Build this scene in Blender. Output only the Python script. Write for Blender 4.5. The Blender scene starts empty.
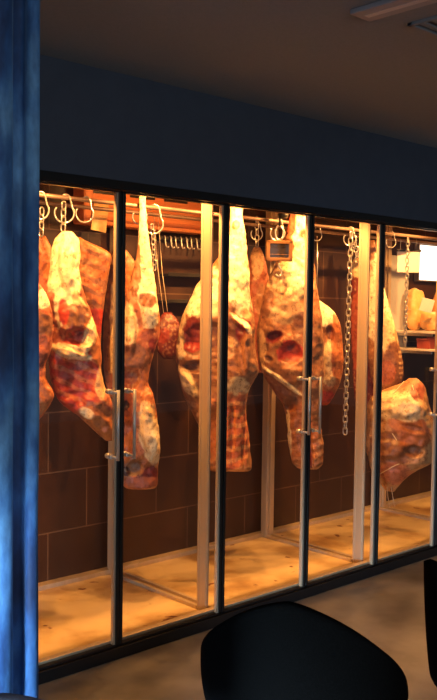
import bpy, bmesh, math, random
from mathutils import Vector, Matrix, noise
random.seed(7)
S = bpy.context.scene
COL = S.collection
PI = math.pi

# ------------------------------------------------------------------ camera
EYE = 1.6
W = 0.637                     # width of one glass door
F_PX, YAW, PITCH, ROLL = 873.2, 0.7482, 0.0494, 0.0136
CAM = Vector((-2.3335, -3.1651, EYE))
FW = Vector((math.sin(YAW)*math.cos(PITCH), math.cos(YAW)*math.cos(PITCH), -math.sin(PITCH)))
R0 = Vector((math.cos(YAW), -math.sin(YAW), 0)); U0 = R0.cross(FW)
RT = R0*math.cos(ROLL) + U0*math.sin(ROLL); UP = RT.cross(FW)
cd = bpy.data.cameras.new('camera'); cam = bpy.data.objects.new('camera', cd); COL.objects.link(cam)
cd.sensor_width = 36; cd.lens = F_PX/700*36; cd.clip_start = .05
cam.matrix_world = Matrix(((RT.x, UP.x, -FW.x, CAM.x), (RT.y, UP.y, -FW.y, CAM.y), (RT.z, UP.z, -FW.z, CAM.z), (0, 0, 0, 1)))
S.camera = cam

def ray(x, y): return FW + RT*((x-218.5)/F_PX) + UP*((350-y)/F_PX)
def at(x, y, Y):
    r = ray(x, y); return CAM + r*((Y-CAM.y)/r.y)
def atz(x, y, Z):
    r = ray(x, y); return CAM + r*((Z-CAM.z)/r.z)

# ------------------------------------------------------------------ helpers
def tag(o, label=None, cat=None, group=None, kind=None):
    if label: o['label'] = label
    if cat: o['category'] = cat
    if group: o['group'] = group
    if kind: o['kind'] = kind
    return o
def empty(name, loc=(0, 0, 0), rz=0):
    o = bpy.data.objects.new(name, None); COL.objects.link(o)
    o.location = loc; o.rotation_euler = (0, 0, rz); o.empty_display_size = .05
    return o
def copy_tree(o, parent=None):
    c = o.copy(); COL.objects.link(c)
    if parent: c.parent = parent
    for ch in list(o.children): copy_tree(ch, c)
    return c

class MB:
    def __init__(s): s.bm = bmesh.new()
    def box(s, x0, x1, y0, y1, z0, z1, bev=0, mat=None):
        r = bmesh.ops.create_cube(s.bm, size=1); vs = r['verts']
        for v in vs:
            v.co = Vector(((x0+x1)/2+v.co.x*(x1-x0), (y0+y1)/2+v.co.y*(y1-y0), (z0+z1)/2+v.co.z*(z1-z0)))
        if bev:
            es = list({e for v in vs for e in v.link_edges})
            r2 = bmesh.ops.bevel(s.bm, geom=es, offset=bev, segments=2, profile=.5, affect='EDGES')
            vs = list({v for f in r2['faces'] for v in f.verts} | {v for v in vs if v.is_valid})
        if mat is not None:
            for v in vs: v.co = mat @ v.co
        return s
    def tube(s, pts, r, n=8, closed=False, cap=True):
        pts = [Vector(p) for p in pts]; N = len(pts); rings = []
        rr = r if isinstance(r, (list, tuple)) else [r]*N
        prev = None
        for i, p in enumerate(pts):
            if closed: t = pts[(i+1) % N]-pts[i-1]
            else: t = pts[min(i+1, N-1)]-pts[max(i-1, 0)]
            t.normalize()
            if prev is None:
                a = Vector((0, 0, 1)) if abs(t.z) < .9 else Vector((1, 0, 0))
                nrm = t.cross(a).normalized()
            else: nrm = (prev - t*prev.dot(t)).normalized()
            prev = nrm; b = t.cross(nrm)
            rings.append([s.bm.verts.new(p+(nrm*math.cos(2*PI*k/n)+b*math.sin(2*PI*k/n))*rr[i]) for k in range(n)])
        for i in range(N if closed else N-1):
            A = rings[i]; B = rings[(i+1) % N]
            for k in range(n): s.bm.faces.new((A[k], A[(k+1) % n], B[(k+1) % n], B[k]))
        if cap and not closed:
            s.bm.faces.new(rings[0][::-1]); s.bm.faces.new(rings[-1])
        return s
    def lathe(s, prof, n=24, c=(0, 0, 0)):
        c = Vector(c); rings = []
        for r, z in prof:
            rings.append([s.bm.verts.new(c+Vector((r*math.cos(2*PI*k/n), r*math.sin(2*PI*k/n), z))) for k in range(n)])
        for A, B in zip(rings, rings[1:]):
            for k in range(n): s.bm.faces.new((A[k], A[(k+1) % n], B[(k+1) % n], B[k]))
        s.bm.faces.new(rings[0][::-1]); s.bm.faces.new(rings[-1])
        return s
    def grid(s, rows, closed_u=False):
        V = [[s.bm.verts.new(p) for p in r] for r in rows]
        for A, B in zip(V, V[1:]):
            n = len(A)
            for k in range(n if closed_u else n-1):
                s.bm.faces.new((A[k], A[(k+1) % n], B[(k+1) % n], B[k]))
        return s
    def build(s, name, mat, parent=None, smooth=False, loc=None):
        bmesh.ops.recalc_face_normals(s.bm, faces=s.bm.faces)
        me = bpy.data.meshes.new(name); s.bm.to_mesh(me); s.bm.free()
        o = bpy.data.objects.new(name, me); COL.objects.link(o)
        me.materials.append(mat)
        if smooth:
            me.polygons.foreach_set('use_smooth', [True]*len(me.polygons))
        if parent: o.parent = parent
        if loc is not None: o.location = loc
        return o

# ------------------------------------------------------------------ materials
def mat(name, col, rough=.5, metal=0, **kw):
    m = bpy.data.materials.new(name); m.use_nodes = True
    b = m.node_tree.nodes['Principled BSDF']
    b.inputs['Base Color'].default_value = (*col, 1); b.inputs['Roughness'].default_value = rough
    b.inputs['Metallic'].default_value = metal
    for k, v in kw.items(): b.inputs[k.replace('_', ' ')].default_value = v
    return m
def nodes(m): return m.node_tree.nodes, m.node_tree.links, m.node_tree.nodes['Principled BSDF']
def noise_tex(m, scale, detail=4, stretch=(1, 1, 1), rough=.55, coord='Object'):
    N, L, b = nodes(m)
    tc = N.new('ShaderNodeTexCoord'); mp = N.new('ShaderNodeMapping'); mp.inputs['Scale'].default_value = stretch
    nt = N.new('ShaderNodeTexNoise'); nt.inputs['Scale'].default_value = scale; nt.inputs['Detail'].default_value = detail
    nt.inputs['Roughness'].default_value = rough
    L.new(tc.outputs[coord], mp.inputs[0]); L.new(mp.outputs[0], nt.inputs['Vector'])
    return nt
def ramp(m, src, stops):
    N, L, b = nodes(m); r = N.new('ShaderNodeValToRGB')
    e = r.color_ramp.elements
    while len(e) < len(stops): e.new(.5)
    for q, (p, c) in zip(e, stops): q.position = p; q.color = (*c, 1)
    L.new(src, r.inputs[0]); return r
def bump(m, src, strength=.3, dist=.01):
    N, L, b = nodes(m); bp = N.new('ShaderNodeBump'); bp.inputs['Strength'].default_value = strength
    bp.inputs['Distance'].default_value = dist; L.new(src, bp.inputs['Height']); L.new(bp.outputs[0], b.inputs['Normal'])
def noisy(name, scale, stops, rough=.5, metal=0, stretch=(1, 1, 1), detail=4, bs=0, bd=.01, **kw):
    m = mat(name, (1, 1, 1), rough, metal, **kw); N, L, b = nodes(m)
    nt = noise_tex(m, scale, detail, stretch); r = ramp(m, nt.outputs['Fac'], stops)
    L.new(r.outputs[0], b.inputs['Base Color'])
    if bs: bump(m, nt.outputs['Fac'], bs, bd)
    return m

M = {}
M['black'] = mat('black_metal', (.006, .006, .007), .4)
M['steel'] = noisy('brushed_steel', 30, [(.3, (.50, .47, .43)), (.7, (.62, .59, .55))], .32, .85, (1, 1, .04))
M['rail'] = noisy('dull_rail_steel', 30, [(.3, (.24, .16, .12)), (.7, (.32, .22, .17))], .5, .4)
M['post'] = noisy('satin_bronze_post', 30, [(.3, (.56, .44, .30)), (.7, (.66, .53, .37))], .38, .35, (1, 1, .04))
M['chrome'] = noisy('handle_steel', 40, [(.3, (.66, .64, .6)), (.7, (.75, .73, .7))], .38, .6, (1, 1, .1))
M['wire'] = noisy('galvanised_wire', 60, [(.3, (.5, .48, .45)), (.7, (.7, .68, .63))], .3, .8)
M['fascia'] = noisy('navy_paint', 9, [(.3, (.048, .064, .100)), (.7, (.056, .074, .112))], .55, 0, bs=.05)
M['ceiling'] = noisy('ceiling_plaster', 90, [(.3, (.19, .225, .26)), (.7, (.215, .25, .29))], .8, 0, bs=.25, bd=.004)
M['floor'] = noisy('polished_concrete', 2.3, [(.3, (.085, .083, .080)), (.48, (.155, .15, .142)), (.54, (.19, .183, .172)), (.7, (.25, .24, .225))], .38, 0, detail=9, bs=.03)
M['vent'] = mat('vent_paint', (.30, .31, .36), .5)
M['dark'] = mat('dark_plastic', (.02, .018, .016), .4)
M['chair'] = noisy('black_fabric', 260, [(.3, (.0040, .0038, .0036)), (.7, (.0075, .0070, .0068))], .95, 0, bs=.3, bd=.002, Specular_IOR_Level=.02)
M['chair_blue'] = noisy('grey_blue_fabric', 260, [(.3, (.14, .17, .26)), (.7, (.19, .22, .32))], .85, 0, bs=.3, bd=.002)
M['copper'] = noisy('cooler_casing', 5, [(.3, (.78, .25, .08)), (.7, (.88, .33, .12))], .4, 0, bs=.05)
M['board'] = None
M['twine'] = mat('twine', (.72, .60, .42), .8)
M['bone'] = noisy('bone', 30, [(.3, (.75, .6, .42)), (.7, (.85, .74, .55))], .5)
M['label_white'] = mat('white_card', (.82, .80, .76), .5)
M['amber_frame'] = mat('bronze_casing', (.26, .12, .035), .4, .3)
M['screen'] = mat('dark_display', (.03, .02, .012), .15)
M['panel_grey'] = noisy('grey_steel_sheet', 3, [(.3, (.42, .43, .45)), (.7, (.55, .56, .58))], .5, .1, (1, 1, .3))
M['red_box'] = noisy('red_card', 8, [(.3, (.33, .05, .03)), (.7, (.45, .09, .05))], .5)
M['parcel'] = noisy('waxed_parcel', 14, [(.3, (.72, .34, .10)), (.55, (.85, .55, .22)), (.8, (.9, .78, .5))], .45, bs=.3)
M['shelf_white'] = mat('white_shelf', (.75, .68, .60), .35)

# wall tiles
m = mat('brown_wall_tile', (.1, .05, .03), .42); N, L, b = nodes(m); M['tile'] = m
tc = N.new('ShaderNodeTexCoord'); sp = N.new('ShaderNodeSeparateXYZ'); cb = N.new('ShaderNodeCombineXYZ')
L.new(tc.outputs['Object'], sp.inputs[0])
ad = N.new('ShaderNodeMath'); ad.operation = 'ADD'; L.new(sp.outputs[0], ad.inputs[0]); L.new(sp.outputs[1], ad.inputs[1])
L.new(ad.outputs[0], cb.inputs[0]); L.new(sp.outputs[2], cb.inputs[1])
mp = N.new('ShaderNodeMapping'); mp.inputs['Location'].default_value = (.07, 0, 0); L.new(cb.outputs[0], mp.inputs[0])
br = N.new('ShaderNodeTexBrick'); br.offset = .5; L.new(mp.outputs[0], br.inputs[0])
br.inputs['Scale'].default_value = 1; br.inputs['Brick Width'].default_value = .51; br.inputs['Row Height'].default_value = .335
br.inputs['Mortar Size'].default_value = .0035; br.inputs['Mortar Smooth'].default_value = .2
br.inputs['Color1'].default_value = (.046, .018, .010, 1); br.inputs['Color2'].default_value = (.055, .022, .012, 1)
br.inputs['Mortar'].default_value = (.15, .085, .05, 1)
nt = noise_tex(m, 7, 6); mx = N.new('ShaderNodeMix'); mx.data_type = 'RGBA'; mx.blend_type = 'MULTIPLY'; mx.inputs[0].default_value = .5
r = ramp(m, nt.outputs['Fac'], [(.3, (.65, .62, .6)), (.7, (1.2, 1.15, 1.1))])
L.new(br.outputs['Color'], mx.inputs[6]); L.new(r.outputs[0], mx.inputs[7]); L.new(mx.outputs[2], b.inputs['Base Color'])
bump(m, nt.outputs['Fac'], .1, .004)

# pale floor boards with drip stains; broad brown patches paint in light-and-shadow contrast
m = mat('pale_floor_slab', (.8, .7, .5), .4); N, L, b = nodes(m); M['board'] = m
nt = noise_tex(m, 2.2, 5); r = ramp(m, nt.outputs['Fac'], [(.32, (.30, .17, .075)), (.42, (.50, .33, .15)), (.50, (.70, .53, .28)), (.75, (.78, .63, .38))])
nt2 = noise_tex(m, 11, 2); r2 = ramp(m, nt2.outputs['Fac'], [(.27, (.28, .10, .05)), (.31, (1, 1, 1))])
mx = N.new('ShaderNodeMix'); mx.data_type = 'RGBA'; mx.blend_type = 'MULTIPLY'; mx.inputs[0].default_value = 1
L.new(r.outputs[0], mx.inputs[6]); L.new(r2.outputs[0], mx.inputs[7]); L.new(mx.outputs[2], b.inputs['Base Color'])

# glass: thin pane, clear with fresnel reflection
m = bpy.data.materials.new('clear_glass'); m.use_nodes = True; N = m.node_tree.nodes; L = m.node_tree.links; N.clear()
out = N.new('ShaderNodeOutputMaterial'); tr = N.new('ShaderNodeBsdfTransparent'); gl = N.new('ShaderNodeBsdfGlossy'); gl.inputs['Roughness'].default_value = .02
tr.inputs[0].default_value = (.97, .97, .96, 1); gl.inputs[0].default_value = (.8, .8, .8, 1)
fr = N.new('ShaderNodeLayerWeight'); fr.inputs[0].default_value = .5; ms = N.new('ShaderNodeMixShader')
pw = N.new('ShaderNodeMath'); pw.operation = 'POWER'; pw.inputs[1].default_value = 5; L.new(fr.outputs['Facing'], pw.inputs[0])
ma = N.new('ShaderNodeMath'); ma.operation = 'MULTIPLY_ADD'; ma.inputs[1].default_value = .6; ma.inputs[2].default_value = .025; L.new(pw.outputs[0], ma.inputs[0])
L.new(ma.outputs[0], ms.inputs[0]); L.new(tr.outputs[0], ms.inputs[1]); L.new(gl.outputs[0], ms.inputs[2]); L.new(ms.outputs[0], out.inputs[0])
M['glass'] = m

# crushed velvet
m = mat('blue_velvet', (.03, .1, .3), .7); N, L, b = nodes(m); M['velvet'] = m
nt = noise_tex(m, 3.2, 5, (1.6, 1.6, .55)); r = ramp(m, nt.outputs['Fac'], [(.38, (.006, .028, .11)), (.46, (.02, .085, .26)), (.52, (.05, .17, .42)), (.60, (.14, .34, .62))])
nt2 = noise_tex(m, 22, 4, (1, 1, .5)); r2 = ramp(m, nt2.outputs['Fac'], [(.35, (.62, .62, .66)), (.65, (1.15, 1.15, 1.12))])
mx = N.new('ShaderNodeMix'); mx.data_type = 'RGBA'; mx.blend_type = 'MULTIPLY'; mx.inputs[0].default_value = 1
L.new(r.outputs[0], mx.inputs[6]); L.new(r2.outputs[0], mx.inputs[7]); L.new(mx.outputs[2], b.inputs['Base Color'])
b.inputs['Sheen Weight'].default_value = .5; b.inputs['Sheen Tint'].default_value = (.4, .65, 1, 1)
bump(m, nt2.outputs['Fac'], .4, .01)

# meat: the colours of fat, lean and rind come with the mesh, marbling from noise
m = mat('aged_beef', (.5, .2, .1), .42); N, L, b = nodes(m); M['meat'] = m
at_ = N.new('ShaderNodeAttribute'); at_.attribute_name = 'Col'
n1 = noise_tex(m, 26, 6, (1, 1, .7), .65); r1 = ramp(m, n1.outputs['Fac'], [(.30, (.60, .42, .30)), (.5, (1, 1, 1)), (.72, (1.2, 1.18, 1.1))])
mx = N.new('ShaderNodeMix'); mx.data_type = 'RGBA'; mx.blend_type = 'MULTIPLY'; mx.inputs[0].default_value = .42
L.new(at_.outputs['Color'], mx.inputs[6]); L.new(r1.outputs[0], mx.inputs[7])
n2 = noise_tex(m, 13, 5, (1.2, 1.2, .6), .7); r2 = ramp(m, n2.outputs['Fac'], [(.62, (0, 0, 0)), (.68, (.28, .28, .28))])
mx2 = N.new('ShaderNodeMix'); mx2.data_type = 'RGBA'; mx2.inputs[7].default_value = (.80, .60, .36, 1)
L.new(r2.outputs[0], mx2.inputs[0]); L.new(mx.outputs[2], mx2.inputs[6])
n3 = noise_tex(m, 62, 4, (1, 1, .8), .7); r3 = ramp(m, n3.outputs['Fac'], [(.34, (.42, .26, .18)), (.44, (.95, .92, .9)), (.60, (1, 1, 1)), (.70, (1.35, 1.3, 1.2))])
mx3 = N.new('ShaderNodeMix'); mx3.data_type = 'RGBA'; mx3.blend_type = 'MULTIPLY'; mx3.inputs[0].default_value = .85
L.new(mx2.outputs[2], mx3.inputs[6]); L.new(r3.outputs[0], mx3.inputs[7]); L.new(mx3.outputs[2], b.inputs['Base Color'])
bump(m, n1.outputs['Fac'], .5, .007)

# ------------------------------------------------------------------ room shell
ZR, ZF, ZC = 2.109, 2.15, 2.615
XL, XR = -2*W, 7*W
tag(MB().box(-6, 9, -7, 1.1, -.1, 0).build('floor', M['floor']), kind='structure')
tag(MB().box(-6, 9, -7, 1.1, ZC, ZC+.1).build('ceiling', M['ceiling']), kind='structure')
w = MB().box(XL, XR, -.02, .06, ZF, ZC)
w.box(-6, XL, -.02, .1, 0, ZC); w.box(XR, 9, -.02, .1, 0, ZC)
tag(w.build('wall_back', M['fascia']), kind='structure')

# ------------------------------------------------------------------ cabinet
cab = empty('meat_display_cabinet')
tag(cab, 'long built-in glass-fronted meat ageing cabinet with steel posts and amber lit interior', 'display cabinet')
YB = .97
MB().box(XL, XR, YB, YB+.05, 0, 2.4).build('back_panel', M['tile'], cab)
p = MB().box(XL, XL+.03, .06, YB, .0, 2.4); p.build('side_panel', M['tile'], cab)
p = MB().box(XR-.03, XR, .06, YB, .0, 2.4); p.build('side_panel', M['tile'], cab)
MB().box(XL, XR, .06, YB, 2.36, 2.4).build('top_panel', M['copper'], cab)
MB().box(XL, XR, -.025, .02, 0, .053, .002).build('plinth', M['black'], cab)
MB().box(XL, XR, -.022, .03, ZR, ZF, .002).build('top_rail', M['black'], cab)
s = MB().box(XL, XR, .02, .055, 0, .075, .003); s.build('front_sill', M['post'], cab)
s = MB().box(XL, XR, .91, YB, 0, .07, .003); s.build('rear_sill', M['post'], cab)
for k in (-1, 1, 3, 5):
    xc = k*W
    x0, x1 = xc-.027, xc+.053
    # front post: steel channel with two ribs
    f = MB().box(xc-.030, xc-.010, .075, .140, 0, 2.36, .003)
    f.box(xc-.026, xc-.016, .068, .076, 0, 2.36, .001); f.box(xc-.033, xc-.029, .125, .14, 0, 2.36, .001)
    f.build('front_post', M['post'], cab)
    r = MB().box(xc-.025, xc+.05, .885, .935, 0, 2.36, .003); r.box(xc-.005, xc+.012, .872, .885, 0, 2.36, .002)
    r.build('rear_post', M['post'], cab)
    c = MB().box(xc-.03, xc-.005, .15, .885, 0, .062, .003); c.box(xc+.025, xc+.05, .15, .885, 0, .062, .003); c.box(xc-.005, xc+.025, .15, .885, 0, .03)
    c.build('floor_channel', M['post'], cab)
bays = [(XL+.03, -W-.03), (-W+.05, W-.03), (W+.05, 3*W-.03), (3*W+.05, 5*W-.03), (5*W+.05, XR-.03)]
for x0, x1 in bays:
    MB().box(x0, x1, .055, .91, 0, .045, .003).build('floor_slab', M['board'], cab)
for y in (.45, .72):
    MB().tube([(XL+.03, y, 2.115), (XR-.03, y, 2.115)], .011, 10).build('hanging_rail', M['rail'], cab, True)
# doors: frame > pane, handle
zA, zB = .056, ZR-.003
for k in range(-2, 7):
    a, c = k*W+.003, (k+1)*W-.003
    d = MB()
    tw = .016
    d.box(a, a+tw, -.014, .016, zA, zB, .0015); d.box(c-tw, c, -.014, .016, zA, zB, .0015)
    d.box(a, c, -.014, .016, zA, zA+.008); d.box(a, c, -.014, .016, zB-.008, zB)
    fr_ = d.build('glass_door', M['black'], cab)
    MB().box(a+tw, c-tw, -.003, .003, zA+.008, zB-.008).build('glass_pane', M['glass'], fr_)
    e = MB().box(c-tw-.010, c-tw, -.008, .012, zA+.008, zB-.008)
    e.build('steel_edge_strip', M['post'], fr_)
    hx = (c-.042) if k % 2 else (a+.042)
    if k == -2: hx = c-.042; continue
    h = MB(); z0, z1 = .925, 1.215
    h.tube([(hx, -.055, z0-.012), (hx, -.055, z1+.012)], .0075, 10)
    for z in (z0, z1): h.tube([(hx, -.055, z), (hx, .03, z)], .0065, 8); h.tube([(hx, -.012, z), (hx, -.003, z)], .012, 10); h.tube([(hx, .003, z), (hx, .03, z)], .012, 10)
    h.build('handle', M['chrome'], fr_, True)

# cooling unit at the top of the rear wall
cu = empty('cooling_unit', (.80, .9, 2.155))
tag(cu, 'copper coloured box-shaped cooling unit high on the rear wall of the left bay', 'cooling unit')
q = MB().box(-.42, .48, -.05, .065, -.11, .18, .012); q.build('casing', M['copper'], cu)
q = MB()
for i in range(3): q.box(-.36+.25*i, -.18+.25*i, -.054, -.05, .06, .14)
q.build('grille', M['dark'], cu)
pc = MB().box(-.05, .05, -.002, .002, -.085, .085, .001)
o = pc.build('notice_card', M['parcel'], None, loc=at(100, 216, .838)); o.rotation_euler = (0, .12, 0)
tag(o, 'small blank orange card on the copper cooling unit above the rib slab', 'card')

# ------------------------------------------------------------------ meat
FAT = (.86, .66, .36); FATB = (.94, .82, .54); TAN = (.38, .165, .068); ORG = (.45, .15, .045); RED = (.46, .05, .025); DRED = (.22, .03, .02)
BRN = (.24, .10, .045); PINK = (.42, .12, .055); DARK = (.06, .02, .014); CRM = (.70, .44, .21)
def lerp(a, b, t): return tuple(x+(y-x)*t for x, y in zip(a, b))
def sstep(a, b, x):
    t = max(0, min(1, (x-a)/(b-a))); return t*t*(3-2*t)
class Frame:
    """vertical plane facing the camera through the hanging point; maps photo pixels to the piece's own metres"""
    def __init__(s, cx, cy, Y):
        s.o = at(cx, cy, Y); r = ray(cx, cy); a = math.atan2(r.x, r.y)
        s.a = a; s.n = Vector((math.sin(a), math.cos(a), 0)); s.u = Vector((math.cos(a), -math.sin(a), 0))
    def loc(s, x, y):
        r = ray(x, y); t = (s.o-CAM).dot(s.n)/r.dot(s.n); p = CAM+r*t
        return (p-s.o).dot(s.u), p.z-s.o.z
def interp(prof, y):
    if y <= prof[0][0]: return prof[0][1:]
    for (a, b) in zip(prof, prof[1:]):
        if y <= b[0]:
            t = (y-a[0])/(b[0]-a[0]); return tuple(a[i]+(b[i]-a[i])*t for i in (1, 2))
    return prof[-1][1:]
def meat(name, label, Y, prof, dr=.62, cap=.11, base=TAN, patches=(), amp=.010, seed=0, group='cuts of beef hanging in the cabinet', bulge=(), mincap=.012):
    cy = (prof[0][0]+prof[-1][0])/2; mid = interp(prof, cy); cx = (mid[0]+mid[1])/2
    fr = Frame(cx, cy, Y)
    y0, y1 = prof[0][0], prof[-1][0]
    n = int((y1-y0)/1.1)+2; NU = 132
    rows = []; cols = []
    def prof_s(y):
        A = [interp(prof, max(y0, min(y1, y+d))) for d in (-4, -2, 0, 2, 4)]
        return sum(a[0] for a in A)/5, sum(a[1] for a in A)/5
    sd = Vector((seed*7.13, seed*3.7, seed*1.9))
    bm = bmesh.new(); lay = bm.verts.layers.float_color.new('Col')
    ring = []
    for i in range(n+1):
        y = y0+(y1-y0)*i/n; xl, xr = prof_s(y)
        ul, z = fr.loc(xl, y); ur, _ = fr.loc(xr, y); uc = (ul+ur)/2; hw = (ur-ul)/2
        e = min(1, min(i, n-i)/4.0); rnd = math.sqrt(max(0, 1-(1-e)**2))*.9+.1
        hd = max(mincap, min(cap, hw*dr))*rnd; hw *= (.72+.28*rnd)
        R = []
        for k in range(NU):
            ph = 2*PI*k/NU; c, s_ = math.cos(ph), math.sin(ph)
            cc = math.copysign(abs(c)**.85, c); ss = math.copysign(abs(s_)**.85, s_)
            p = Vector((uc+hw*cc, hd*ss, z))
            q = p*9+sd; q2 = p*26+sd
            d = noise.noise(q)*amp*1.5+noise.noise(q2)*amp*.7+noise.noise(p*60+sd)*amp*.2
            nrm = Vector((cc/max(hw, .01), ss/max(hd, .01), 0)).normalized()
            dd = d*min(1, hw/.06)
            xx0 = xl+(xr-xl)*(cc*.5+.5); push = 0
            if ss < .15:
                for bx_, by_, brx, bry, bang, amt in bulge:
                    ca, sa = math.cos(math.radians(bang)), math.sin(math.radians(bang)); dx, dy = xx0-bx_, y-by_
                    dist = math.hypot((dx*ca+dy*sa)/brx, (-dx*sa+dy*ca)/bry)+.2*noise.noise(p*22+sd)
                    push += amt*sstep(1.15, .55, dist)*sstep(.15, -.25, ss)
            p2 = p+Vector((0, -push, 0))+nrm*dd*Vector((.35, 1, 0)).length*(.4+.6*abs(ss))
            v = bm.verts.new(p2); R.append(v); p = Vector((p.x, p.y, p.z*.75))
            # colour of the tissue here, laid out on the piece's own front
            xx = xl+(xr-xl)*(cc*.5+.5)
            na = noise.noise(p*17+sd)+.5*noise.noise(p*41+sd); nb = noise.noise(p*75+sd*2); nc = noise.fractal(p*26+sd, .8, 2.0, 5)
            col = base
            col = lerp(col, tuple(x*.6 for x in base), .45*sstep(.1, .6, na))
            col = lerp(col, CRM, .35*sstep(.15, .5, nb-.4*na))
            for P in patches:
                px, py, rx, ry, ang, pc = P[:6]
                ca, sa = math.cos(math.radians(ang)), math.sin(math.radians(ang))
                dx, dy = xx-px, y-py
                ex = (dx*ca+dy*sa)/rx; ey = (-dx*sa+dy*ca)/ry
                dist = math.sqrt(ex*ex+ey*ey)+.24*na+.10*nb
                wgt = sstep(1.08, .90, dist)
                if len(P) > 6:   # striped tissue: rib bones showing between the lean
                    per, sang = P[6], math.radians(P[7]); t = (dx*math.sin(sang)+dy*math.cos(sang))/per+.25*na
                    wgt *= sstep(.15, .45, math.sin(2*PI*t))
                if wgt > 0: col = lerp(col, pc, wgt)
            col = lerp(col, (col[0]*.5, col[1]*.36, col[2]*.26), .7*sstep(.42, .62, nc))
            v[lay] = (*col, 1)
        ring.append(R)
    for A, B in zip(ring, ring[1:]):
        for k in range(NU): bm.faces.new((A[k], A[(k+1) % NU], B[(k+1) % NU], B[k]))
    bm.faces.new(ring[0][::-1]); bm.faces.new(ring[-1])
    bmesh.ops.recalc_face_normals(bm, faces=bm.faces)
    me = bpy.data.meshes.new(name); bm.to_mesh(me); bm.free()
    me.polygons.foreach_set('use_smooth', [True]*len(me.polygons)); me.materials.append(M['meat'])
    root = empty(name, fr.o, -fr.a)
    tag(root, label, 'meat', group)
    body = bpy.data.objects.new('muscle', me); COL.objects.link(body); body.parent = root
    root['_t'] = 0; del root['_t']
    return root, fr
def strands(root, fr, pts_list, r, name='twine', m='twine', dz=0):
    """cords or tendons tied to a piece; points are (x, y, depth off the piece)"""
    for pts in pts_list:
        P = [Vector((fr.loc(x, y)[0], d, fr.loc(x, y)[1])) for x, y, d in pts]
        MB().tube(P, r, 6).build(name, M[m], root, True)

forequarter, fA = meat('beef_forequarter', 'beef forequarter with pale shank and red rib side, on a short chain beside the curtain', .42,
    [(231, 63, 71), (235, 57, 78), (241, 54, 80), (250, 52, 80), (262, 50, 79), (272, 49, 78), (280, 48, 80), (290, 47, 84), (300, 46, 87), (310, 48, 91), (320, 50, 95), (330, 51, 98), (345, 50, 100), (360, 49, 101), (375, 50, 102), (385, 52, 104), (395, 55, 108), (403, 61, 112), (412, 73, 113), (420, 84, 114), (430, 93, 114), (438, 102, 114), (441, 107, 113)],
    .6, .10, PINK, [(66, 262, 22, 42, 0, FATB), (62, 300, 8, 26, 8, FATB), (80, 308, 6, 18, -15, CRM), (76, 318, 15, 14, 0, BRN), (63, 312, 6, 12, 0, RED), (80, 335, 16, 9, 0, DRED),
     (76, 375, 27, 38, -10, RED), (78, 372, 26, 32, -10, (.60, .17, .07), 11, -25), (95, 345, 7, 26, -20, ORG), (70, 351, 20, 7, 18, FAT), (92, 332, 7, 22, 25, FAT), (100, 382, 5, 16, 0, CRM), (101, 421, 26, 14, 48, ORG), (86, 411, 8, 5, 30, FAT)], .011, 1, bulge=[(66, 262, 8, 30, 0, .02), (66, 320, 12, 16, 0, .035), (82, 337, 13, 9, 0, -.05), (78, 378, 22, 26, -10, -.03), (93, 333, 6, 24, 25, .03), (70, 352, 18, 5, 18, .03), (100, 422, 18, 9, 48, .02)])
ribs, _ = meat('beef_rib_slab', 'square cut orange-brown beef rib slab with dark scored lines behind the pale shank', .66,
    [(237, 73, 78), (243, 73, 92), (249, 73, 108), (254, 74, 112), (265, 74, 110), (280, 75, 108), (300, 77, 105), (320, 79, 102), (345, 81, 101), (360, 86, 100)], .25, .05, ORG,
    [(92, 275, 30, 40, 0, BRN, 12, -22), (108, 290, 5, 40, 10, BRN), (92, 320, 14, 14, 0, RED)], .006, 2)
side, _ = meat('beef_flank', 'brown beef flank piece with pale fat edge behind the left pair of door handles', .70,
    [(249, 113, 126), (262, 110, 136), (280, 107, 138), (300, 105, 140), (330, 103, 140), (360, 103, 135), (380, 105, 130), (394, 108, 122), (399, 110, 118)], .4, .07, TAN,
    [(108, 300, 5, 60, 4, BRN), (114, 340, 4, 60, 0, FAT), (130, 285, 9, 22, 0, ORG), (118, 385, 12, 14, 0, ORG)], .008, 3)
leg, fL = meat('beef_hindquarter', 'long beef leg with narrow bright shank and yellow fat flap behind the leftmost handles', .42,
    [(192, 139, 146), (205, 139, 146), (222, 139, 147), (240, 138, 149), (260, 135, 152), (280, 130, 155), (300, 126, 158), (320, 123, 160), (335, 121, 159), (345, 120, 156), (360, 119, 152), (375, 119, 149), (384, 119, 148), (390, 119, 152), (400, 120, 155), (415, 120, 157), (430, 120, 159), (445, 120, 160), (460, 121, 159), (475, 121, 158), (484, 122, 159), (489, 126, 156)],
    .6, .10, ORG, [(147, 250, 10, 70, -4, FATB), (132, 275, 9, 34, 0, TAN), (150, 300, 11, 28, 0, FATB), (129, 325, 9, 22, 0, FAT), (148, 300, 9, 8, 0, BRN), (150, 334, 11, 6, 0, PINK), (154, 345, 6, 8, 0, DRED), (133, 355, 14, 12, 0, BRN), (150, 372, 8, 14, 0, ORG),
     (127, 420, 7, 50, 0, (.40, .13, .06)), (125, 405, 4, 5, 0, DARK), (130, 440, 6, 8, 0, ORG), (149, 405, 9, 18, 0, ORG), (150, 432, 11, 30, -8, FAT), (154, 440, 5, 14, 0, FATB), (132, 465, 10, 10, 0, BRN), (150, 474, 8, 10, 0, DRED), (140, 481, 22, 6, 0, PINK), (126, 470, 5, 5, 0, DARK)], .010, 4, bulge=[(150, 432, 9, 27, -8, .04), (131, 378, 9, 12, 0, -.03), (150, 312, 8, 20, 0, .025), (131, 330, 5, 26, 0, .02), (127, 425, 5, 40, 0, -.025), (149, 402, 8, 14, 0, .02), (135, 466, 8, 8, 0, -.02)])
small_red, fS = meat('small_beef_joint', 'small dark red beef joint on twine, far back between the two legs', .76,
    [(312, 165, 170), (318, 158, 178), (330, 154, 182), (345, 155, 183), (354, 158, 180), (359, 164, 174)], .6, .06, (.15, .022, .016), [(163, 335, 7, 8, 0, (.26, .035, .02))], .006, 5)
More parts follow.
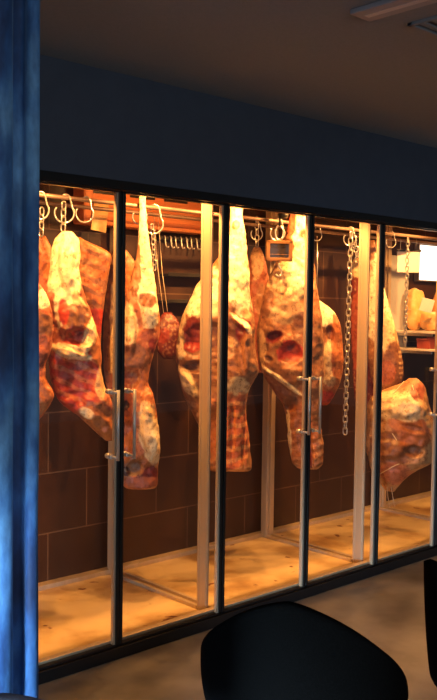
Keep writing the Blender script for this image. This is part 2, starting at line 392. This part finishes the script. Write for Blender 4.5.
strands(small_red, fS, [[(154, 216, 0), (158, 270, 0), (164, 316, 0)], [(158, 216, .01), (162, 270, .01), (168, 316, .01)]], .002)
round_leg, fR = meat('beef_hindquarter', 'broad round beef leg with marbled dark face behind the thickest steel post', .42,
    [(203, 230, 243), (215, 230, 243), (230, 229, 245), (245, 226, 247), (256, 220, 248), (268, 209, 249), (285, 197, 250), (300, 189, 252), (320, 181, 254), (340, 177, 255), (355, 176, 256), (364, 177, 259), (372, 178, 258), (382, 180, 252), (392, 183, 247), (405, 188, 246), (415, 194, 246), (425, 199, 247), (435, 203, 249), (450, 206, 251), (463, 207, 252), (471, 209, 250)],
    .6, .13, TAN, [(236, 235, 16, 50, 0, FATB), (205, 295, 26, 26, 35, FATB), (240, 285, 12, 34, -5, FATB), (236, 225, 4, 6, 20, (.55, .14, .05)), (182, 330, 6, 34, 0, FAT), (215, 338, 36, 24, 0, BRN), (195, 330, 12, 14, 0, DRED), (193, 346, 10, 5, 0, RED), (243, 330, 9, 13, 0, DRED), (230, 340, 8, 5, 30, CRM), (246, 312, 6, 4, 40, CRM), (238, 318, 10, 2.5, 40, FATB), (247, 326, 9, 2.5, 60, FATB), (195, 365, 18, 10, 10, BRN), (246, 352, 8, 20, 0, TAN), (188, 380, 7, 16, -30, FAT), (238, 385, 12, 10, 0, FAT),
     (232, 430, 26, 42, 0, ORG), (236, 432, 14, 40, 0, (.55, .15, .06)), (236, 432, 18, 42, 0, (.72, .33, .13), 11, 8)], .012, 6, bulge=[(212, 340, 30, 20, 0, -.035), (188, 382, 7, 18, -30, .035), (240, 322, 9, 3, 40, .03), (247, 345, 5, 26, 0, .03), (196, 365, 12, 6, 0, -.03), (232, 430, 3, 34, 0, -.02), (243, 430, 2, 34, 0, -.015)])
thin, _ = meat('beef_shank', 'slim pinkish beef shank hung on a short chain beside the hanging scale', .745,
    [(247, 254, 260), (252, 251, 263), (262, 249, 266), (280, 248, 270), (300, 247, 271), (320, 248, 270), (340, 250, 268), (356, 254, 266), (368, 257, 265), (373, 259, 263)], .6, .06, PINK, [(257, 262, 6, 18, 0, CRM), (262, 310, 7, 30, 0, TAN), (255, 330, 6, 20, 0, (.45, .13, .07))], .007, 7)
big, fB = meat('beef_hindquarter', 'large beef quarter with thick tan face and square loin end behind the middle door handles', .44,
    [(207, 291, 309), (220, 288, 310), (235, 285, 311), (250, 282, 312), (262, 276, 314), (275, 270, 316), (290, 265, 318), (305, 261, 320), (320, 258, 322), (335, 257, 323), (350, 258, 324), (365, 260, 324), (375, 264, 324), (385, 270, 323), (395, 277, 322), (405, 283, 321), (420, 287, 321), (435, 288, 322), (450, 289, 323), (460, 291, 324), (466, 294, 322), (469, 298, 318)],
    .6, .12, TAN, [(302, 240, 10, 32, 0, FATB), (291, 225, 5, 12, 0, (.5, .13, .06)), (304, 235, 5, 5, 0, PINK), (291, 280, 22, 22, 0, FAT), (300, 265, 10, 26, 0, FATB), (287, 312, 20, 12, 0, (.50, .32, .17)), (268, 305, 5, 14, 10, BRN), (274, 336, 9, 6, -20, DRED), (300, 325, 8, 14, 10, BRN), (290, 352, 14, 12, 0, RED), (294, 347, 6, 5, 0, DRED), (269, 358, 4, 3, 30, BRN), (266, 347, 3, 4, 0, BRN), (290, 372, 16, 14, 0, TAN), (282, 379, 26, 2.6, 36, FATB), (263, 350, 3, 24, 0, CRM), (291, 402, 7, 8, 0, BRN), (300, 435, 18, 34, 0, ORG), (300, 435, 16, 34, 0, (.62, .24, .09), 9, 10), (288, 440, 3, 30, 0, FAT), (309, 440, 2, 28, -4, DRED)], .012, 8, bulge=[(291, 282, 18, 18, 0, .02), (291, 352, 12, 11, 0, -.025), (274, 336, 8, 5, -20, -.04), (269, 358, 5, 3, 30, -.015), (291, 373, 16, 11, 0, .02), (282, 380, 26, 3, 36, .02), (310, 438, 2.5, 30, -4, -.035), (290, 403, 6, 8, 0, -.025), (297, 325, 10, 10, 0, -.02)])
hang, fH = meat('beef_shoulder', 'rounded beef shoulder with bright fat top, left of the long loose chain', .55,
    [(297, 311, 315), (303, 309, 323), (309, 308, 333), (316, 307, 338), (328, 306, 341), (345, 306, 343), (365, 306, 343), (380, 307, 341), (391, 309, 337), (400, 312, 332), (405, 317, 327)],
    .7, .11, ORG, [(322, 315, 14, 16, 0, FATB), (316, 350, 7, 44, 0, FATB), (329, 360, 10, 26, 0, FAT), (331, 330, 5, 8, 0, BRN), (322, 335, 6, 10, 0, TAN), (336, 345, 5, 34, 0, ORG), (322, 398, 20, 10, 0, RED)], .010, 9, bulge=[(322, 318, 9, 12, 0, .02), (330, 334, 4, 9, 0, -.03), (315, 350, 5, 36, 0, .03), (331, 362, 8, 20, 0, .02)])
strands(hang, fH, [[(317, 236, 0), (317.5, 265, 0), (316, 301, 0)]], .004, 'hanging_rod', 'steel')
dark_cut, _ = meat('beef_flank', 'dark red beef flank half hidden between the long chain and the right steel post', .80,
    [(258, 354, 362), (270, 351, 368), (300, 350, 372), (350, 351, 374), (395, 354, 374), (412, 357, 371), (420, 360, 368)], .4, .05, DRED, [(358, 268, 8, 10, 0, FAT), (372, 290, 5, 40, 0, FAT), (357, 330, 7, 40, 0, (.38, .08, .04))], .007, 10)
ham, fM = meat('smoked_ham', 'smooth pear-shaped ham with yellow upper side and speckled brown rind, above the big trussed joint', .62,
    [(240, 369, 375), (255, 368, 377), (275, 366, 382), (290, 365, 385), (302, 365, 388), (316, 365, 392), (330, 366, 396), (345, 367, 400), (360, 368, 403), (374, 370, 404), (386, 374, 401), (394, 380, 396)],
    .7, .11, TAN, [(382, 300, 16, 50, 0, FATB), (389, 335, 8, 22, -12, FAT), (395, 365, 12, 22, 0, BRN), (388, 372, 8, 12, 0, (.40, .13, .06)), (401, 360, 2.5, 20, 0, CRM, 5, 0)], .007, 11)
truss, fT = meat('trussed_beef_joint', 'biggest trussed beef joint with yellow fat top and dangling strings in the right bay', .34,
    [(378, 409, 416), (383, 404, 424), (389, 384, 426), (395, 372, 428), (404, 368, 430), (412, 366, 432), (422, 366, 436), (432, 366, 438), (446, 366, 438), (455, 367, 436), (463, 369, 427), (470, 371, 413), (478, 375, 403), (486, 382, 398), (491, 387, 394)],
    .65, .14, (.5, .26, .11), [(400, 405, 26, 16, 10, FAT), (409, 404, 9, 11, 30, FATB), (402, 422, 14, 6, 20, (.66, .25, .09)), (418, 390, 7, 8, 0, PINK), (428, 420, 4, 26, -20, CRM), (392, 445, 22, 16, 0, BRN), (415, 430, 16, 14, 0, ORG), (414, 446, 8, 6, 0, BRN), (395, 470, 18, 12, 0, (.45, .16, .09)), (372, 476, 5, 6, 0, RED)], .012, 12, bulge=[(402, 403, 22, 12, 10, .03), (414, 446, 10, 6, 0, -.035), (390, 445, 16, 10, 0, .025), (394, 474, 14, 9, 0, .02), (428, 420, 4, 24, -20, .025), (412, 424, 14, 4, 15, -.02)])
strands(truss, fT, [[(387, 484, -.03), (388, 496, -.03), (390, 507, -.03)], [(391, 484, -.035), (393, 497, -.03), (395, 506, -.03)]], .0022)
strands(truss, fT, [[(412, 384, -.06), (418, 404, -.115), (428, 425, -.10), (436, 436, -.04)], [(376, 474, -.09), (395, 462, -.14), (415, 455, -.12), (435, 443, -.04)], [(370, 412, -.06), (392, 430, -.135), (404, 448, -.14), (410, 462, -.11)], [(404, 381, -.02), (392, 394, -.1), (374, 397, -.06)]], .0028)
sliver, fV = meat('beef_forequarter', 'beef quarter at far left with orange lower fold, mostly behind the blue curtain edge', .40,
    [(283, 26, 40), (292, 23, 46), (302, 22, 50), (312, 20, 53), (325, 20, 53), (345, 20, 52), (355, 20, 49), (368, 20, 45), (380, 20, 46), (392, 20, 54), (398, 20, 53), (406, 20, 49), (415, 20, 44), (422, 24, 38)],
    .6, .09, PINK, [(44, 298, 9, 12, 40, FATB), (40, 325, 12, 14, 0, BRN), (44, 345, 8, 10, 0, PINK), (42, 395, 14, 20, 0, ORG)], .010, 13)
behind_left, _ = meat('beef_shank', 'plain pink-orange beef piece behind the pale shank, next to the curtain', .74,
    [(234, 36, 44), (240, 34, 48), (250, 33, 53), (265, 33, 56), (285, 34, 57), (300, 36, 54), (308, 40, 50)], .5, .06, PINK, [(42, 255, 10, 22, 0, ORG)], .006, 14)

# ------------------------------------------------------------------ hooks and chains
def hook_mesh(R1=.016, R2=.037, zc=-.056, r=.0038):
    """open hook: small curl over the rail at the origin running down into a wide open C"""
    P = []
    for i in range(10):
        a = math.radians(200-i*20); P.append(Vector((R1*math.cos(a), 0, R1*math.sin(a))))
    for i in range(22):
        a = math.radians(38-i*(255/21)); P.append(Vector((R2*math.cos(a)-.006, 0, zc+R2*math.sin(a))))
    return MB().tube(P, r, 8)
hm = hook_mesh().build('meat_hook', M['wire'], None, True)
def put_hook(x, y, Y, label, rz=0, sc=1, wide=1, first=[hm]):
    o = first[0] if first[0] is not None else hm.copy()
    if first[0] is None: COL.objects.link(o)
    first[0] = None
    p = at(x, y, Y); o.location = (p.x, Y, 2.126+.0045-.0275*0); o.rotation_euler = (0, 0, rz); o.scale = (sc, sc, sc)
    o.location.z = 2.115+.011+.004-.016*sc+.001
    tag(o, label, 'hook', 'meat hooks on the hanging rails'); return o
hook_spots = [
    (66, 196, .45, 'open steel meat hook on the rail carrying the short chain of the pale shank', .55, 1.25),
    (86, 197, .45, 'empty steel meat hook right of the short chain, near the copper unit', .6, 1.15),
    (41, 195, .45, 'steel meat hook on the rail at the edge of the blue curtain', .5, 1.2),
    (155, 203, .45, 'large curled meat hook right of the narrow bright shank', .6, 1.4),
    (141, 200, .45, 'meat hook at the top of the narrow bright shank', .6, 1.0),
    (237, 207, .45, 'meat hook at the top of the round leg by the thick post', .6, 1.0),
    (258, 210, .72, 'meat hook above the slim pinkish shank, left of the scale', .6, 1.0),
    (279, 210, .45, 'meat hook carrying the hanging scale', .6, 1.2),
    (300, 212, .45, 'meat hook at the top of the large tan quarter', .6, 1.0),
    (318, 215, .55, 'meat hook above the rounded shoulder with bright fat top', .6, .9),
    (351, 222, .45, 'meat hook carrying the long loose chain', .6, 1.1),
    (358, 222, .72, 'meat hook above the dark red flank beside the right post', .6, 1.0),
    (392, 228, .45, 'small meat hook right of the right steel post', .5, 1.0)]
for hs in hook_spots: put_hook(*hs[:4], rz=-hs[4], sc=hs[5], wide=hs[6] if len(hs) > 6 else 1)

def link_bm(L, wd, r):
    P = []; a = L/2-wd/2
    for i in range(8): t = PI*i/7; P.append((wd/2*math.cos(t), 0, a+wd/2*math.sin(t)))
    for i in range(8): t = PI+PI*i/7; P.append((wd/2*math.cos(t), 0, -a+wd/2*math.sin(t)))
    return MB().tube(P, r, 7, closed=True)
def chain(label, p0, p1, n, wd, r, group='steel chains in the cabinet', rz=0):
    p0 = Vector(p0); p1 = Vector(p1); d = p1-p0; pitch = d.length/n
    root = empty('chain', p0); tag(root, label, 'chain', group)
    L = pitch+2*r
    first = link_bm(L, wd, r).build('link', M['wire'], root, True)
    for i in range(n):
        o = first if i == 0 else first.copy()
        if i: COL.objects.link(o); o.parent = root
        o.location = d*((i+.5)/n)+Vector((.004*noise.noise(Vector((i*.7, 1, 2))), 0, 0))
        o.rotation_euler = (0, 0, rz+(PI/2 if i % 2 else 0)+.25)
    return root
def ch(label, x0, y0, x1, y1, Y, n, wd, r, rz=0):
    a = at(x0, y0, Y); b_ = at(x1, y1, Y); b_.x = a.x+(b_.x-a.x); return chain(label, a, b_, n, wd, r, rz=rz)
ch('short three-link chain holding up the pale fatty shank', 64, 202, 63, 231, .45, 4, .027, .0038)
ch('short chain half hidden by the blue curtain at far left', 42, 208, 41, 236, .45, 4, .025, .0035)
ch('short chain holding the slim pinkish shank left of the scale', 257, 217, 257, 247, .72, 5, .026, .0036)
ch('thin chain hanging beside the narrow bright shank of the long leg', 152, 224, 155, 270, .45, 9, .02, .003)
ch('long loose steel chain hanging down left of the right post', 351, 232, 345, 434, .30, 34, .027, .0045)
ch('second strand of chain doubled back behind the top of the long chain', 353, 231, 358, 262, .45, 6, .03, .0048)
ch('thin bright chain hanging before the white sign in the right bay', 408, 238, 405, 346, .40, 27, .02, .0042)

# hanging scale
ps = at(279, 251, .36)
sc_ = empty('hanging_scale', ps, -.62); tag(sc_, 'bronze framed hanging scale with dark display in front of the large tan quarter', 'scale')
b_ = MB(); hw, hh = .078, .060
for (x0, x1, z0, z1) in ((-hw, hw, hh-.020, hh), (-hw, hw, -hh, -hh+.020), (-hw, -hw+.022, -hh, hh), (hw-.022, hw, -hh, hh)): b_.box(x0, x1, -.02, .02, z0, z1, .004)
b_.build('casing', M['amber_frame'], sc_)
MB().box(-hw+.02, hw-.02, -.012, .014, -hh+.018, hh-.018).build('display', M['screen'], sc_)
MB().box(-hw+.022, hw-.022, -.0135, -.0125, -.022, -.019).build('display_line', M['amber_frame'], sc_)
def ring_pts(cx, cz, rx, rz, n=20): return [(cx+rx*math.cos(2*PI*i/n), 0, cz+rz*math.sin(2*PI*i/n)) for i in range(n)]
MB().tube(ring_pts(0, hh+.045, .024, .042), .0055, 8, closed=True).build('shackle', M['wire'], sc_, True)
MB().tube([(0, 0, hh+.085), (.004, 0, hh+.115), (0, 0, hh+.15)], .007, 8).build('swivel', M['dark'], sc_, True)
MB().tube([(0, 0, -hh), (0, 0, -hh-.03), (.016, 0, -hh-.05), (.018, 0, -hh-.075), (0, 0, -hh-.09), (-.018, 0, -hh-.075)], .0055, 8).build('load_hook', M['wire'], sc_, True)
MB().lathe([(.002, -.02), (.026, -.018), (.032, 0), (.026, .018), (.002, .02)], 20, (.02, 0, hh+.15)).build('load_cell', M['dark'], sc_, True)

# row of small hooks on a rear rack
rk = empty('hook_rack', (1.16, .93, 2.0)); tag(rk, 'narrow dark rack with a bar on the rear tiles below the copper cooling unit', 'rack')
MB().box(-.2, .24, -.012, .012, 0, .02, .003).build('bar', M['dark'], rk)
for x in (-.18, .22): MB().box(x-.01, x+.01, .01, .042, -.01, .03, .002).build('bracket', M['dark'], rk)
sh = MB().tube([(0, -.014, .022), (0, -.022, .012), (0, -.024, -.01), (.004, -.024, -.035), (.006, -.034, -.05), (.006, -.048, -.045)], .0045, 6).build('small_hook', M['chrome'], None, True)
for i in range(8):
    o = sh if i == 0 else sh.copy()
    if i: COL.objects.link(o)
    o.location = (1.0+.042*i, .93, 2.0); o.rotation_euler = (0, 0, .15*math.sin(i*2.1))
    tag(o, 'small bright steel hook in the row on the dark rear rack', 'hook', 'small hooks on the rear rack')
for z, nm in ((1.78, 'upper'), (1.62, 'lower')):
    o = empty('rear_shelf', (1.12, .88, z)); tag(o, 'dark '+nm+' shelf on the rear tiles between the long leg and the round leg', 'shelf')
    MB().box(-.12, .26, .0, .085, 0, .016, .003).build('board', M['dark'], o)
    MB().box(-.12, .26, -.004, 0, 0, .022, .001).build('front_edge', M['dark'], o)

# ------------------------------------------------------------------ right bay shelf and stock
for zz, nm in ((1.30, 'lower white shelf carrying red boxes in the upper right of the cabinet'), (1.435, 'upper thin white shelf carrying orange waxed parcels in the right bay')):
    o = empty('display_shelf', (3.8, .75, zz)); tag(o, nm, 'shelf', None)
    MB().box(-.46, .5, -.2, .17, -.018, 0, .003).build('board', M['shelf_white'], o)
    for x in (-.42, .3): MB().box(x-.01, x+.01, -.15, .17, -.04, -.018, .002).build('bracket', M['steel'], o)
def shelf_box(name, mt, x, y, z, dx, dy, dz, label, cat, group=None, rz=0, lid=None):
    o = empty(name, (x, y, z), rz); tag(o, label, cat, group)
    MB().box(-dx/2, dx/2, -dy/2, dy/2, 0, dz*.86, .004).build('carton', M[mt], o)
    MB().box(-dx/2-.003, dx/2+.003, -dy/2-.003, dy/2+.003, dz*.8, dz, .004).build('lid', M[lid or mt], o)
bx = [(3.43, 'red_box', .09, 'dark red box at the left end of the lower white shelf'), (3.57, 'red_box', .10, 'red box second from the left on the lower white shelf'),
      (3.68, 'label_white', .10, 'white carton between red boxes on the lower shelf'), (3.80, 'red_box', .115, 'red box right of the white carton on the lower shelf')]
for x, mt, h, lb in bx: shelf_box('carton_box', mt, x, .68, 1.30, .095, .12, h-.012, lb, 'box', 'cartons on the lower shelf', .1*math.sin(x*40))
def parcel(x, y, z, rx, ry, h, label, seed):
    bm = bmesh.new(); bmesh.ops.create_icosphere(bm, subdivisions=4, radius=1)
    for v in bm.verts:
        c = v.co.copy(); c = Vector([math.copysign(abs(a)**.6, a) for a in c])
        d = 1+.12*noise.noise(c*1.6+Vector((seed*5, 0, 0)))
        v.co = Vector((c.x*rx*d, c.y*ry*d, max(0, (c.z*d*.5+.5))*h))
    b = MB(); b.bm.free(); b.bm = bm
    root = empty('wrapped_parcel', (x, y, z)); tag(root, label, 'parcel', 'waxed parcels on the upper shelf')
    b.build('wrap', M['parcel'], root, True)
    MB().tube([(rx*1.05*math.cos(t*PI/8), ry*1.05*math.sin(t*PI/8), h*.5) for t in range(16)], .003, 6, closed=True).build('string', M['twine'], root, True)
parcel(3.52, .69, 1.435, .09, .08, .15, 'low orange waxed parcel at the left of the upper white shelf', 1)
parcel(3.76, .72, 1.435, .11, .09, .34, 'tall orange waxed parcel on the upper shelf under the white panel', 2)
parcel(3.52, .86, 1.435, .09, .05, .33, 'orange waxed parcel behind the low parcel and white card on the upper shelf', 3)
o = MB().box(-.055, .055, -.003, .003, 0, .10, .001).build('blank_card', M['label_white']); o.location = at(425, 313, .60); o.location.z = 1.585; o.rotation_euler = (.15, .2, -.4)
tag(o, 'small blank white card leaning on the orange parcels in the right bay', 'card')
p = at(408, 261, .62)
g = empty('white_sign', p, -.6); tag(g, 'blank white hanging sign with dark top clip behind the thin bright chain', 'sign')
MB().box(-.085, .085, -.006, .006, -.085, .07, .004).build('board', M['label_white'], g)
MB().box(-.09, .10, -.011, .011, .068, .085, .003).build('clip', M['dark'], g)
for x in (-.06, .06): MB().tube([(x, 0, .08), (x, 0, 2.115-p.z)], .0015, 6).build('wire', M['wire'], g)
# glowing panel added to stand in for a blown-out white glow
em = mat('panel_glow', (1, 1, 1), .5); em.node_tree.nodes['Principled BSDF'].inputs['Emission Color'].default_value = (1, .86, .68, 1)
em.node_tree.nodes['Principled BSDF'].inputs['Emission Strength'].default_value = 3.5
pl = empty('glow_panel', (3.98, .93, 1.97)); tag(pl, 'glowing white panel standing in for a glare high in the right bay', 'glow panel')
MB().box(-.33, .33, -.012, .038, -.14, .16, .004).build('panel_body', M['steel'], pl)
MB().box(-.32, .32, -.016, -.012, -.13, .15, .001).build('glow_face', em, pl)
gp = MB().box(3.22, 3.52, .925, .968, 1.25, 2.02, .003).build('steel_sheet', M['panel_grey']); tag(gp, 'pale grey steel sheet on the rear wall behind the white sign', 'panel')

# ------------------------------------------------------------------ ceiling fittings
cv = empty('ceiling_slot_panel', (.09, -1.245, ZC)); tag(cv, 'pale grey-blue slot panel on the ceiling at the top right', 'ceiling panel')
MB().box(-.055, .055, -1.2, 0, -.018, 0, .004).build('frame', M['vent'], cv)
MB().box(-.012, .012, -1.17, -.03, -.0195, -.017).build('slot', M['panel_grey'], cv)
gv = empty('ceiling_vent', (.29, -1.30, ZC)); tag(gv, 'dark slatted ceiling vent right of the slot panel', 'vent')
f = MB(); f.box(0, .5, -.02, 0, -.012, 0, .002); f.box(0, .5, -.4, -.38, -.012, 0, .002); f.box(0, .015, -.4, 0, -.012, 0, .002); f.box(.485, .5, -.4, 0, -.012, 0, .002)
f.build('frame', M['ceiling'], gv)
MB().box(.015, .485, -.38, -.02, -.002, 0).build('backing', M['black'], gv)
for i in range(7): MB().box(.015, .485, -.06-.05*i, -.038-.05*i, -.010, -.003).build('slat', M['ceiling'], gv)

# ------------------------------------------------------------------ curtain
rr = ray(34.5, 300); edge = CAM+rr*2.5
rows = []
NZ, NX = 60, 170
for j in range(NZ+1):
    z = .02+(ZC-.05)*j/NZ; row = []
    for i in range(NX+1):
        u = i/NX*.95
        ph = 2*PI*u/.104
        amp = .030*(1-.2*j/NZ)
        y = -amp*math.cos(ph+.4*noise.noise(Vector((u*3, z*.8, 0))))+.012*noise.noise(Vector((u*9, z*2.2, 4)))
        x = u+.012*math.sin(2*ph)+.006*noise.noise(Vector((u*2, z*1.7, 9)))
        row.append((-x, y, z))
    rows.append(row)
cu_ = empty('curtain', (edge.x, edge.y, 0), -.05); tag(cu_, 'full-length blue crushed velvet curtain hanging at the left edge', 'curtain')
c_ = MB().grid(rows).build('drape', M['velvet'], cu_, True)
so = c_.modifiers.new('thickness', 'SOLIDIFY'); so.thickness = .004; so.offset = 0
MB().tube([(.03, 0, ZC-.012), (-1.0, 0, ZC-.012)], .011, 8).build('track', M['dark'], cu_, True)

# ------------------------------------------------------------------ chairs
def chair(loc, rz, label, mt, group=None, sc=1.0):
    root = empty('shell_chair', loc, rz); tag(root, label, 'chair', group); root.scale = (sc,)*3
    NT, NZ2 = 64, 22; TM = math.radians(108)
    def P(t, j, off):
        a = abs(t)/TM
        top = .81-.40*a**1.5
        # dome: outline pinches inward towards the rim
        z = .43+(top-.43)*j
        R = .282+.022*j**.8-.014*j*j + off
        rx = R*1.06; ry = R*1.0
        return Vector((rx*math.sin(t), -ry*math.cos(t)-.02*j, z))
    rows = []
    ns = 40
    prof = [(j/NZ2, .0) for j in range(NZ2+1)]+[(1.0+.012, -.008), (1.02, -.018), (1.012, -.028)]+[((NZ2-j)/NZ2, -.036) for j in range(NZ2+1)]
    for k in range(NT+1):
        t = -TM+2*TM*k/NT
        rows.append([P(t, j, o) for j, o in prof])
    b = MB(); b.grid(rows)
    b.bm.verts.ensure_lookup_table()
    n = len(prof)
    for r in (0, NT): b.bm.faces.new([b.bm.verts[r*n+i] for i in range(n)])
    b.build('backrest', M[mt], root, True)
    b = MB().lathe([(.05, .39), (.22, .395), (.262, .42), (.262, .455), (.24, .478), (.10, .486), (.02, .486)], 40, (0, -.015, 0)); b.build('seat', M[mt], root, True)
    for sx in (-1, 1):
        for sy in (-1, 1):
            MB().tube([(sx*.12, sy*.12, .40), (sx*.21, sy*.21, 0)], [.016, .010], 10).build('leg', M['black'], root, True)
    return root
q = atz(290, 606, .81)
chair((q.x+.255, q.y+.17, 0), -1.0, 'black rounded shell chair with its back to the viewer, bottom centre', 'chair')
q = atz(431, 590, .72)
chair((q.x+.215, q.y-.20, 0), -2.3, 'black shell chair just showing at the right edge of the floor', 'chair')
q = atz(12, 694, .81)
chair((q.x+.13, q.y+.25, 0), -.55, 'grey-blue shell chair whose back rim just shows below the curtain', 'chair_blue')

# ------------------------------------------------------------------ lights
def area(name, loc, to, sx, sy, power, col, spread=PI):
    l = bpy.data.lights.new(name, 'AREA'); l.shape = 'RECTANGLE'; l.size = sx; l.size_y = sy; l.energy = power; l.color = col; l.spread = spread
    o = bpy.data.objects.new(name, l); COL.objects.link(o); o.location = loc
    o.rotation_euler = (Vector(to)-Vector(loc)).to_track_quat('-Z', 'Y').to_euler(); return o
def spot(name, loc, to, power, col, ang, blend=.5, r=.02):
    l = bpy.data.lights.new(name, 'SPOT'); l.energy = power; l.color = col; l.spot_size = ang; l.spot_blend = blend; l.shadow_soft_size = r
    o = bpy.data.objects.new(name, l); COL.objects.link(o); o.location = loc
    o.rotation_euler = (Vector(to)-Vector(loc)).to_track_quat('-Z', 'Y').to_euler(); return o
WARM = (1, .44, .115)
for i, x in enumerate([-.95, -.28, .40, .95, 1.58, 2.20, 2.85, 3.6]):
    MB().lathe([(.034, 0), (.034, .05), (.022, .06), (.01, .06)], 20, (x, .13, 2.285)).build('downlight', M['black'], cab, True)
    spot('downlight_lamp', (x, .13, 2.275), (x, .42, 1.0), 72, WARM, math.radians(138), .55, .012)
MB().lathe([(.03, 0), (.03, .05), (.02, .06), (.01, .06)], 20, (.60, .33, 2.295)).build('downlight', M['black'], cab, True)  # housing added for the extra cooling unit spot
spot('cooler_fill_spot', (.60, .33, 2.285), (.86, .86, 2.12), 13, WARM, math.radians(120), .6, .02)  # added spot that brightens the cooling unit
area('cabinet_strip_light', ((XL+XR)/2, .09, 2.33), ((XL+XR)/2, .45, 1.2), XR-XL-.2, .04, 4, WARM)
area('window_daylight', (-2.75, -1.75, .25), (-1.2, -.95, .12), .9, .4, 44, (.50, .76, 1), math.radians(62))
area('room_fill_light', (-2.6, -6.6, 1.5), (-.8, 0, 1.5), 3.4, 2.0, 55, (.95, .97, 1))  # added fill lifting fascia, floor and ceiling, no window stands there
wd = bpy.data.worlds.new('world'); S.world = wd; wd.use_nodes = True
wd.node_tree.nodes['Background'].inputs[0].default_value = (.88, .93, 1, 1); wd.node_tree.nodes['Background'].inputs[1].default_value = .12
S.view_settings.view_transform = 'Standard'; S.view_settings.look = 'None'; S.view_settings.gamma = 1; S.view_settings.use_curve_mapping = False
S.view_settings.exposure = 0
